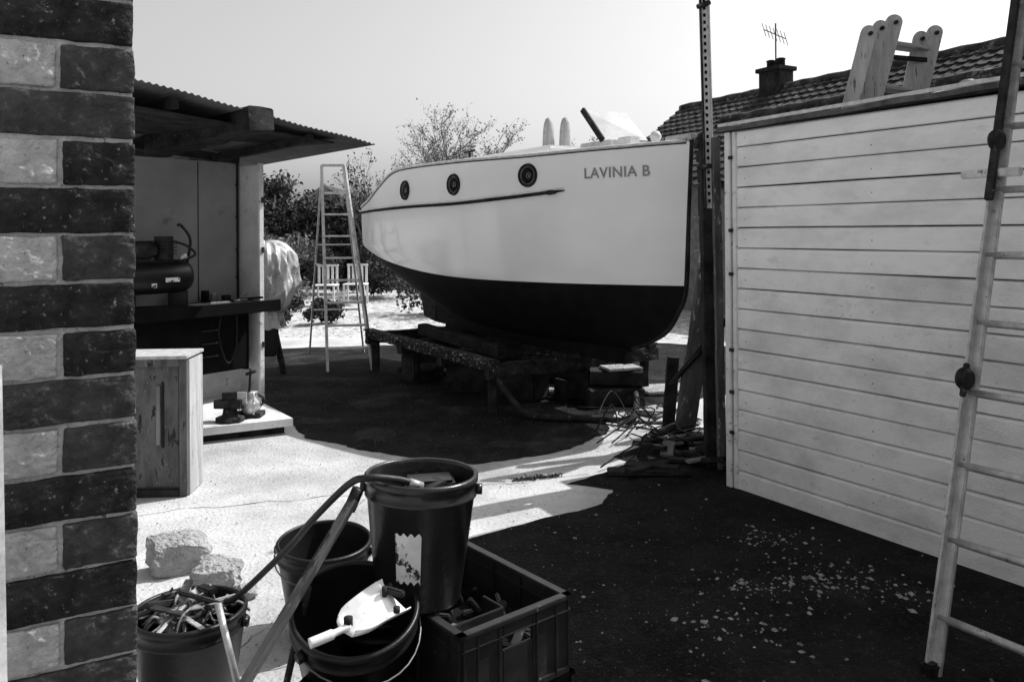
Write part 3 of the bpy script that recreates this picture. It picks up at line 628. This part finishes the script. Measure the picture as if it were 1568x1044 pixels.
for i in range(30):
    a=random.uniform(0,6.28); r=random.uniform(0,.12); c=Vector((-1.07+r*math.cos(a),2.62+r*math.sin(a),.33))
    d=Vector((random.uniform(-1,1),random.uniform(-1,1),0)).normalized()*random.uniform(.04,.10)
    tubebuf(V,F,smoothpath([c-d,c-d*.3+Vector((random.uniform(-.03,.03),random.uniform(-.03,.03),random.uniform(.0,.06))),c+d*.5+Vector((random.uniform(-.03,.03),random.uniform(-.03,.03),random.uniform(.02,.07))),c+d+Vector((0,0,random.uniform(-.03,.02)))],6),random.uniform(.003,.006),7)
b.append(obj('rope_coils',V,F,m_rope,True))
for i in range(34):
    a=random.uniform(0,6.28); rr0=random.uniform(.03,.14); c=Vector((-1.07+rr0*math.cos(a),2.62+rr0*math.sin(a),random.uniform(.33,.40))); d=Vector((random.uniform(-1,1),random.uniform(-1,1),random.uniform(-.2,.4))).normalized()*random.uniform(.03,.09)
    b.append(beam('hand_tool',c-d,c+d,random.uniform(.01,.035),random.uniform(.004,.02),random.choice([m_metal,m_rust,m_dark,m_woodD,m_wood,m_rust])))
b.append(tube('chrome_bar',[(-.93,2.5,.44),(-.84,2.42,.22)],.011,m_metal))
b.append(lathe('lining',[(0,.0),(.15,.0)],m_black,axism((-1.07,2.62,.30),(0,0,1)),24))
group('bucket',b)
group('bucket',bucket('b',(-.42,2.52,.44),(.02,.0,1),R=.16,H=.43,r=.12,handle=0))
nv=10;V=[];F=[]
P0=Vector((-.475,2.075,.577)); P1=Vector((-.362,2.165,.632)); P2=Vector((-.285,2.12,.585)); P3=Vector((-.392,2.03,.560))
Wd=[.55,.80,.96,1,1,1,1,1,1,1,.97]
for i in range(nv+1):
    u=i/nv
    for j in range(nv+1):
        v=j/nv; vv=.5+(v-.5)*Wd[i]*1.12
        p=(P0.lerp(P3,vv)).lerp(P1.lerp(P2,vv),u*1.05); e=max(0,abs(v-.5)*2-.75)/.25
        p.z+=.020*e+.006*math.sin(u*3.1); V.append(p)
for i in range(nv):
    for j in range(nv): a=i*(nv+1)+j; F.append((a,a+1,a+nv+2,a+nv+1))
tb=obj('blade',V,F,m_steel,True); s=tb.modifiers.new('s','SOLIDIFY'); s.thickness=.003
parts=[tb,tube('handle',smoothpath([(-.425,2.06,.585),(-.465,2.03,.578),(-.515,2.0,.570)]),[.009]*8+[.013]*9,m_steel,12),
 boxm('clamp',basis((-.325,2.15,.632),(1,-.6,0),(.6,1,0),(0,0,1)),(.06,.016,.018),m_rust,.004),tube('rivet',[(-.43,2.062,.585),(-.43,2.062,.606)],.012,m_rust,12),tube('rivet',[(-.31,2.10,.60),(-.31,2.10,.614)],.009,m_rust,12),tube('rivet',[(-.35,2.15,.62),(-.35,2.15,.645)],.007,m_rust,12)]
group('steel_scoop',parts)
def crate(N,eW,eL,Wd,Ld,z0,z1,mat):
    N=Vector(N); ps=[]
    def w(p0,p1,nm,hole=False):
        p0=Vector(p0);p1=Vector(p1); t=.012; d=(p1-p0).normalized(); L=(p1-p0).length
        def seg(a,b,za,zb,th=t,nm=nm,o=0):
            q=(p0+d*(a+b)/2); q.z=(za+zb)/2; nn=Vector((-d.y,d.x,0)); ps.append(boxm(nm,basis(q-nn*o,d,nn,Vector((0,0,1))),(b-a,th,zb-za),mat,.002))
        if hole:
            h0,h1=L/2-.055,L/2+.055; seg(0,h0,z0,z1); seg(h1,L,z0,z1); seg(h0,h1,z0,z1-.085); seg(h0,h1,z1-.045,z1)
        else: seg(0,L,z0,z1)
        seg(-.014,L+.014,z1-.010,z1+.004,.028,'rim'); seg(-.006,L+.006,z1-.045,z1-.040,.024,'rim_rib'); seg(-.004,L+.004,z0,z0+.02,.022,'base_rib')
        for a in (.0,.05,L/2-.07,L/2+.07,L-.05,L): seg(max(0,a-.004),min(L,a+.004),z0,z1-.01,.024,'rib')
    P=[N,N+eW*Wd,N+eW*Wd+eL*Ld,N+eL*Ld]
    w(P[0],P[1],'end_wall',True); w(P[1],P[2],'side_wall'); w(P[2],P[3],'end_wall'); w(P[3],P[0],'side_wall')
    c=(P[0]+P[2])/2; c.z=z0+.01; ps.append(boxm('floor',basis(c,eW,eL,Vector((0,0,1))),(Wd-.01,Ld-.01,.012),mat,0))
    return ps
eW=Vector((.776,.63,0)).normalized(); eL=Vector((-.63,.776,0)).normalized()
c1=crate((-.145,2.17,0),eW,eL,.39,.56,.27,.5,m_darkc)
random.seed(3)
for i in range(30):
    u=random.uniform(.06,.33);v=random.uniform(.06,.45); p=Vector((-.145,2.17,0))+eW*u+eL*v+Vector((0,0,.36+random.uniform(0,.05)))
    d=Vector((random.uniform(-1,1),random.uniform(-1,1),random.uniform(-.2,.5))).normalized()*random.uniform(.02,.07)
    c1.append(beam('loose_part',p-d,p+d,random.uniform(.01,.04),random.uniform(.006,.03),random.choice([m_dark,m_dark,m_wire,m_darkc,m_rust,m_darkc])))
q=Vector((-.145,2.17,.43))+eW*.14+eL*.12
c1.append(beam('tray',q-eW*.10,q+eW*.10,.008,.07,m_darkc)); c1.append(beam('tray',q-eW*.10,q-eW*.10+eL*.1,.008,.07,m_darkc)); c1.append(beam('tray',q+eW*.10,q+eW*.10+eL*.1,.008,.07,m_darkc))
c1.append(boxm('contents',basis(Vector((-.145,2.17,.32))+eW*.195+eL*.28,eW,eL,Vector((0,0,1))),(.34,.5,.08),m_black,.02))
group('plastic_crate',c1)
group('plastic_crate',crate((-.13,2.19,0),eW,eL,.38,.54,.012,.262,m_dark))
e1=Vector((.96,-.28,0)).normalized(); e2=Vector((.28,.96,0)).normalized()
c3=crate((-.62,1.93,0),e1,e2,.40,.22,.012,.40,m_dark)
for i in range(30):
    p=Vector((-.62,1.93,0))+e1*random.uniform(.05,.35)+e2*random.uniform(.04,.18)+Vector((0,0,.37+random.uniform(0,.05)))
    d=Vector((random.uniform(-1,1),random.uniform(-1,1),random.uniform(-.2,.2))).normalized()*random.uniform(.02,.07)
    c3.append(beam('loose_part',p-d,p+d,random.uniform(.01,.04),random.uniform(.006,.03),random.choice([m_dark,m_darkc,m_wire,m_rust,m_dark,m_rope])))
group('plastic_crate',c3)
hp=smoothpath([(-.28,2.30,.872),(-.33,2.28,.893),(-.413,2.25,.908),(-.479,2.3,.872),(-.60,2.38,.745),(-.705,2.5,.616),(-.893,2.6,.425),(-.95,2.62,.39)])
group('garden_hose',[tube('hose',hp,.0105,m_hose,12),tube('hose_end',[(-.265,2.305,.865),(-.30,2.29,.882)],.013,m_metal,12)])
group('spade',[rough_beam('shaft',(-.462,2.3,.83),(-.72,1.98,.40),.030,.018,m_board,amp=.002),tube('grip',[(-.45,2.31,.86),(-.475,2.30,.80)],.018,m_dark),beam('blade',(-.72,1.98,.40),(-.86,1.81,.18),.13,.006,m_rust)])
group('timber_rod',[tube('rod',[(-.74,2.52,.10),(-.57,2.20,.62)],.011,m_woodD)])
def rock(name,loc,s,seed,ang=0):
    bm=bmesh.new(); bmesh.ops.create_cube(bm,size=2); bmesh.ops.subdivide_edges(bm,edges=bm.edges[:],cuts=23,use_grid_fill=True)
    for v in bm.verts:
        c=v.co; r=c.length; m=max(abs(c.x),abs(c.y),abs(c.z)); d=c*(1-.20*(r-m)/.732)
        st=Vector((seed,0,0)); d+=noise.noise_vector(d*.9+st)*.36+noise.noise_vector(d*2.5+st)*.12+noise.noise_vector(d*9+st)*.04+noise.noise_vector(d*24+st)*.015
        v.co=Vector((d.x*s[0],d.y*s[1],d.z*s[2]))
    me=D.meshes.new(name); bm.to_mesh(me); bm.free(); me.materials.append(m_stone)
    o=D.objects.new(name,me); SC.collection.objects.link(o); o.location=loc; o.rotation_euler=(.1,.05,ang); return o
rock('concrete_lump',(-1.60,3.80,.085),(.125,.10,.085),1,.5); rock('concrete_lump',(-1.33,3.58,.065),(.105,.08,.065),5,.1); rock('concrete_lump',(-1.17,3.5,.03),(.035,.04,.025),9,.7)

def chips(name,n,fx,mat,smin,smax):
    V=[];F=[]
    for i in range(n):
        x,y=fx(); s=random.uniform(smin,smax)*random.choice([.4,.5,.7,1]); b=len(V); k=random.randint(4,6); a0=random.uniform(0,6); st=random.uniform(.3,1); ca,sa=math.cos(a0),math.sin(a0)
        for j in range(k):
            a=2*math.pi*j/k; r=s*random.uniform(.5,1.2); u,v=r*math.cos(a),r*math.sin(a)*st; V.append((x+u*ca-v*sa,y+u*sa+v*ca,.010))
        V.append((x,y,.012+s*.4))
        for j in range(k): F.append((b+j,b+(j+1)%k,b+k))
    return obj(name,V,F,mat)
random.seed(21)
def cl():
    if random.random()<.75:
        c=random.choice([(1.1,3.6),(1.45,3.7),(1.3,4.1),(.9,3.2),(1.7,3.5),(1.35,3.55)]); return random.gauss(c[0],.14),random.gauss(c[1],.09)
    return random.uniform(-.1,2.0),random.uniform(2.6,5.0)
chips('debris_chips',520,cl,m_chip,.003,.022)
chips('dirt_grit',2600,lambda:(random.uniform(-2.6,.9),random.uniform(2.8,8.5)),M('grit',.05,.25,.9,40,2,0),.002,.008)
def leafbuf(pts,size):
    n=len(pts); d1=np.random.normal(size=(n,3)); d1/=np.linalg.norm(d1,axis=1)[:,None]
    d2=np.random.normal(size=(n,3)); d2-= (d2*d1).sum(1)[:,None]*d1; d2/=np.linalg.norm(d2,axis=1)[:,None]
    s=size*np.random.uniform(.5,1.2,(n,1)); a=d1*s; b=d2*s*.55
    V=np.stack([pts-a,pts+b*1,pts+a,pts-b],1).reshape(-1,3); F=np.arange(4*n).reshape(n,4); return V,F
def leaves(name,pts,size,mat):
    V,F=leafbuf(pts,size); me=D.meshes.new(name); me.from_pydata(V.tolist(),[],F.tolist()); me.materials.append(mat); o=D.objects.new(name,me); SC.collection.objects.link(o); return o
pts=[]
for i in range(600):
    t=random.random(); pts.append((-.0+.30*t+random.gauss(0,.012),5.10+.10*t+random.gauss(0,.015),abs(random.gauss(0,.008))+.006))
leaves('weeds',np.array(pts),.009,m_foliage)
# ---------------------------------------------------------------- vegetation
def cloud(cs,n,fill=.75):
    out=[]
    tot=sum(c[3]*c[4] for c in cs)
    for c in cs:
        k=int(n*c[3]*c[4]/tot); d=np.random.normal(size=(k,3)); d/=np.linalg.norm(d,axis=1)[:,None]
        r=np.random.uniform(fill,1.08,(k,1)); p=d*r*np.array([c[3],c[3],c[4]])+np.array(c[:3]); out.append(p)
    p=np.concatenate(out); return p[p[:,2]>0.02]
def blobs(x0,x1,y,z,n,rx,rz):
    return [(random.uniform(x0,x1),y+random.uniform(-.4,.4),random.uniform(.2,1)*(z-rz),random.uniform(.6,1.2)*rx,random.uniform(.6,1.2)*rz) for _ in range(n)]
random.seed(31)
cs=blobs(-14,4,24,2.7,90,.9,.55)+[(x,24,2.25+random.uniform(-.12,.3),.75,.5) for x in np.arange(-14,4,.5)]+[(x,23.8,1.3+random.uniform(-.2,.3),.8,.7) for x in np.arange(-14,4,.6)]
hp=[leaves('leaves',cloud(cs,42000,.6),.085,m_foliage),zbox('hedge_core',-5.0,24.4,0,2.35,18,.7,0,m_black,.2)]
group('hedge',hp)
def tree(name,base,H,seed,leafn,leafs,spread=.5,depth=5,mat=m_foliage,r0=.12,first=.3):
    random.seed(seed); V=[];F=[];tips=[]
    def br(p,d,L,r,k):
        n=4; path=[p];rad=[r]; q=p.copy(); dd=d.copy()
        for i in range(n):
            dd=(dd+Vector((random.gauss(0,.10),random.gauss(0,.10),random.gauss(.03,.06)))).normalized(); q=q+dd*(L/n); path.append(q.copy()); rad.append(r*(1-.45*(i+1)/n))
            if k<=2: tips.append(q.copy())
        tubebuf(V,F,path,rad,6 if k>3 else 3,False)
        if k==0: return
        m=random.choice([3,4]) if k>2 else 3
        for i in range(m):
            j=random.randint(2,n) if k<depth else random.randint(3,n)
            ax=Vector((random.gauss(0,1),random.gauss(0,1),random.gauss(0,.5))).normalized()
            nd=(dd+ax*spread*random.uniform(.6,1.3)).normalized(); br(path[j],nd,L*random.uniform(.62,.82),r*.55,k-1)
    br(Vector(base),Vector((0,0,1)),H*first,r0,depth)
    zmax=max(v.z for v in V); k=H/zmax
    b=Vector(base); V=[b+(v-b)*k for v in V]; tips=[b+(t-b)*k for t in tips]
    ps=[obj('branches',V,F,m_bark,True)]
    if leafn:
        t=np.array([tuple(random.choice(tips)) for _ in range(leafn)]); t+=np.random.normal(size=t.shape)*leafs*1.6
        ps.append(leaves('leaves',t,leafs,mat))
    group(name,ps,Vector(base))
tree('budding_tree',(-3.0,30,0),6.3,4,5200,.045,.62,6,m_foliage2,.12,.30)
tree('budding_tree',(-1.5,33,0),5.4,9,2200,.045,.6,5,m_foliage2,.12,.30)
tree('garden_tree',(-3.75,21.5,0),3.9,12,900,.045,.5,4,m_foliage,.06,.34)
tree('garden_tree',(2.75,27,0),4.9,15,1500,.05,.5,4,m_foliage,.07,.34)
tree('garden_tree',(-8.7,30,0),3.7,17,5000,.09,.5,4,m_foliage,.09,.3)
tree('garden_tree',(-5.6,33,0),4.0,23,1800,.05,.5,4,m_foliage2,.07,.3)
random.seed(41)
def bush(name,x,y,r,z,n,mat,ls=.07):
    cs=[(x+random.gauss(0,r*.45),y+random.gauss(0,r*.4),random.uniform(.2,.8)*z,r*random.uniform(.35,.6),r*random.uniform(.3,.5)) for _ in range(14)]
    leaves(name,cloud(cs,n,.5),ls,mat)
bush('shrub',-5.0,16,.7,1.9,6000,m_foliage2,.05)
bush('shrub',-6.4,17,.9,2.4,6000,m_foliage,.06)
bush('shrub',-3.35,14,.3,.5,2500,m_foliage,.035)
bush('shrub',-4.0,13.6,.3,.5,2500,m_foliage,.035)
bush('shrub',-1.6,15.5,.6,.9,3000,m_foliage,.045)
bush('shrub',-3.0,19.5,.8,1.3,5000,m_foliage,.05)
bush('shrub',-4.6,20.5,.8,1.5,5000,m_foliage,.05)
parts=[]
for x,y in ((-4.1,17.5),(-3.5,17.8)):
    for sx in (-.22,.22):
        for sy in (-.2,.2): parts.append(beam('leg',(x+sx,y+sy,0),(x+sx,y+sy,.44),.04,.04,m_trim))
    parts.append(zbox('seat',x,y,.44,.47,.5,.46,0,m_trim))
    for i in range(5): parts.append(zbox('back_slat',x-.2+.1*i,y+.22,.48,.85,.05,.03,0,m_trim,.005))
    parts.append(zbox('back_rail',x,y+.22,.85,.90,.48,.04,0,m_trim,.01))
group('garden_chairs',parts)
# ---------------------------------------------------------------- tiled bungalow behind
def tiled(P0,Lv,Sv,nl,nsn,name):
    P0=Vector(P0);Lv=Vector(Lv);Sv=Vector(Sv); nrm=Lv.cross(Sv).normalized()
    if nrm.z<0: nrm=-nrm
    V=[];F=[];cols=nl*6
    for c in range(nsn):
        for e,h in ((0,.0),(1,.045)):
            for i in range(cols+1):
                ph=i/6*2*math.pi; hh=h+.03*max(0,math.sin(ph))+noise.noise(Vector((i*.3,c*2.,0)))*.008
                V.append(P0+Lv*(i/cols)+Sv*((c+e*1.02)/nsn)+nrm*hh)
    w=cols+1
    for c in range(nsn):
        a=c*2*w
        for i in range(cols): F.append((a+i,a+i+1,a+w+i+1,a+w+i))
        if c<nsn-1:
            b=a+w; d=a+2*w
            for i in range(cols): F.append((b+i,b+i+1,d+i+1,d+i))
    return obj(name,V,F,m_tile)
Rd=Vector((4.4,-7.8,0)).normalized(); Pd=Vector((-.87,-.49,0)).normalized()
RA=Vector((4.7,22,4.95)); Lr=15
parts=[tiled(RA,Rd*Lr,Pd*3.1+Vector((0,0,-2.25)),62,15,'front_roof_slope')]
parts.append(tiled(RA,Rd*Lr,-Pd*3.1+Vector((0,0,-2.25)),62,15,'rear_roof_slope'))
V=[];F=[]; tubebuf(V,F,[RA+Rd*(Lr*i/40)+Vector((0,0,.02+.02*(i%2))) for i in range(41)],.10,8); parts.append(obj('ridge_tiles',V,F,m_tile,True))
c=RA+Rd*Lr/2; 
parts.append(boxm('walls',basis((c.x,c.y,1.3),Rd,Pd,Vector((0,0,1))),(Lr-.3,5.6,2.6),m_brickw,0))
g=RA+Rd*.15; parts.append(obj('gable',[g+Pd*2.9+Vector((0,0,-2.2)),g-Pd*2.9+Vector((0,0,-2.2)),g+Vector((0,0,-.1))],[(0,1,2)],m_brickw))
e=RA+Pd*3.1+Vector((0,0,-2.3)); parts.append(tube('gutter',[e,e+Rd*Lr],.06,m_dark,8))
ch=RA+Rd*3.35
parts.append(boxm('chimney_stack',basis(ch+Vector((0,0,.0)),Rd,Pd,Vector((0,0,1))),(.62,.5,1.0),m_woodD,.01))
parts.append(boxm('chimney_cap',basis(ch+Vector((0,0,.48)),Rd,Pd,Vector((0,0,1))),(.74,.62,.10),m_woodD,.01))
for s in (-.15,.15): parts.append(lathe('chimney_pot',[(.1,0),(.1,.18),(.12,.2),(.08,.22)],m_woodD,axism(ch+Rd*s+Vector((0,0,.52)),(0,0,1)),14))
parts.append(boxm('roof_vent',basis(RA+Rd*9.4+Pd*.1+Vector((0,0,.13)),Rd,Pd,Vector((0,0,1))),(.5,.3,.22),m_woodD,.04))
mt=ch+Vector((0,0,.4))
parts.append(tube('aerial_mast',[mt,mt+Vector((0,0,1.2))],.018,m_rust,6)); a0=mt+Vector((-.28,0,1.05)); a1=mt+Vector((.28,.1,.85))
parts.append(tube('aerial_boom',[a0,a1],.012,m_rust,5))
for i in range(7):
    p=a0.lerp(a1,i/6); parts.append(tube('aerial_element',[p+Vector((.03,-.05,-.17)),p+Vector((-.03,.05,.17))],.008,m_rust,5))
group('tiled_bungalow',parts)
RB=Vector((4.55,17.2,3.95)); 
parts=[tiled(RB,Rd*9,Pd*2.0+Vector((0,0,-1.5)),36,10,'front_roof_slope'),tiled(RB,Rd*9,-Pd*1.6+Vector((0,0,-1.2)),30,8,'rear_roof_slope')]
c=RB+Rd*4.5; parts.append(boxm('walls',basis((c.x,c.y,1.2),Rd,Pd,Vector((0,0,1))),(8.8,3.0,2.4),m_brickw,0))
V=[];F=[]; tubebuf(V,F,[RB+Rd*(9*i/25)+Vector((0,0,.02+.02*(i%2))) for i in range(26)],.09,8); parts.append(obj('ridge_tiles',V,F,m_tile,True))
group('tiled_garage',parts)
hx,hy=-8.3,38
V=[(hx-3,hy,2.3),(hx+1.6,hy,2.3),(hx+1.6,hy+6,2.3),(hx-3,hy+6,2.3),(hx-.7,hy,3.9),(hx-.7,hy+6,3.9)]
group('distant_house',[obj('roof',V,[(1,2,5,4),(0,4,5,3),(2,3,5)],m_tile),obj('gable',[(hx-3,hy,2.3),(hx+1.6,hy,2.3),(hx-.7,hy,3.88)],[(0,1,2)],m_brickw),zbox('walls',hx-.7,hy+3,0,2.3,4.4,5.8,0,m_brickw,0)])

# ---------------------------------------------------------------- light, sky, camera
EL=math.radians(50); az=math.atan2(.876,.482)
w=D.worlds.new('World'); SC.world=w; w.use_nodes=True; nt=w.node_tree
bg=nt.nodes['Background']; bg.inputs[1].default_value=.15
sk=nt.nodes.new('ShaderNodeTexSky'); sk.sky_type='NISHITA'; sk.sun_disc=False; sk.sun_elevation=EL; sk.sun_rotation=az; sk.dust_density=4; sk.air_density=1.35
bw=nt.nodes.new('ShaderNodeRGBToBW'); nt.links.new(sk.outputs[0],bw.inputs[0])
mu=nt.nodes.new('ShaderNodeMath'); mu.operation='MULTIPLY'; mu.inputs[1].default_value=1.3; nt.links.new(bw.outputs[0],mu.inputs[0]); nt.links.new(mu.outputs[0],bg.inputs[0])
sl=D.lights.new('sun','SUN'); sl.energy=5; sl.angle=math.radians(.5); so=D.objects.new('sun',sl); SC.collection.objects.link(so)
sd=Vector((math.sin(az)*math.cos(EL),math.cos(az)*math.cos(EL),math.sin(EL))); so.rotation_euler=sd.to_track_quat('Z','Y').to_euler(); so.location=sd*30
cam=D.cameras.new('camera'); cam.lens=28; cam.sensor_width=36; cam.shift_y=-.1065; cam.clip_start=.05; cam.clip_end=1500
co=D.objects.new('camera',cam); SC.collection.objects.link(co); co.location=(0,0,1.6); co.rotation_euler=(math.radians(90),math.radians(.35),0)
SC.camera=co
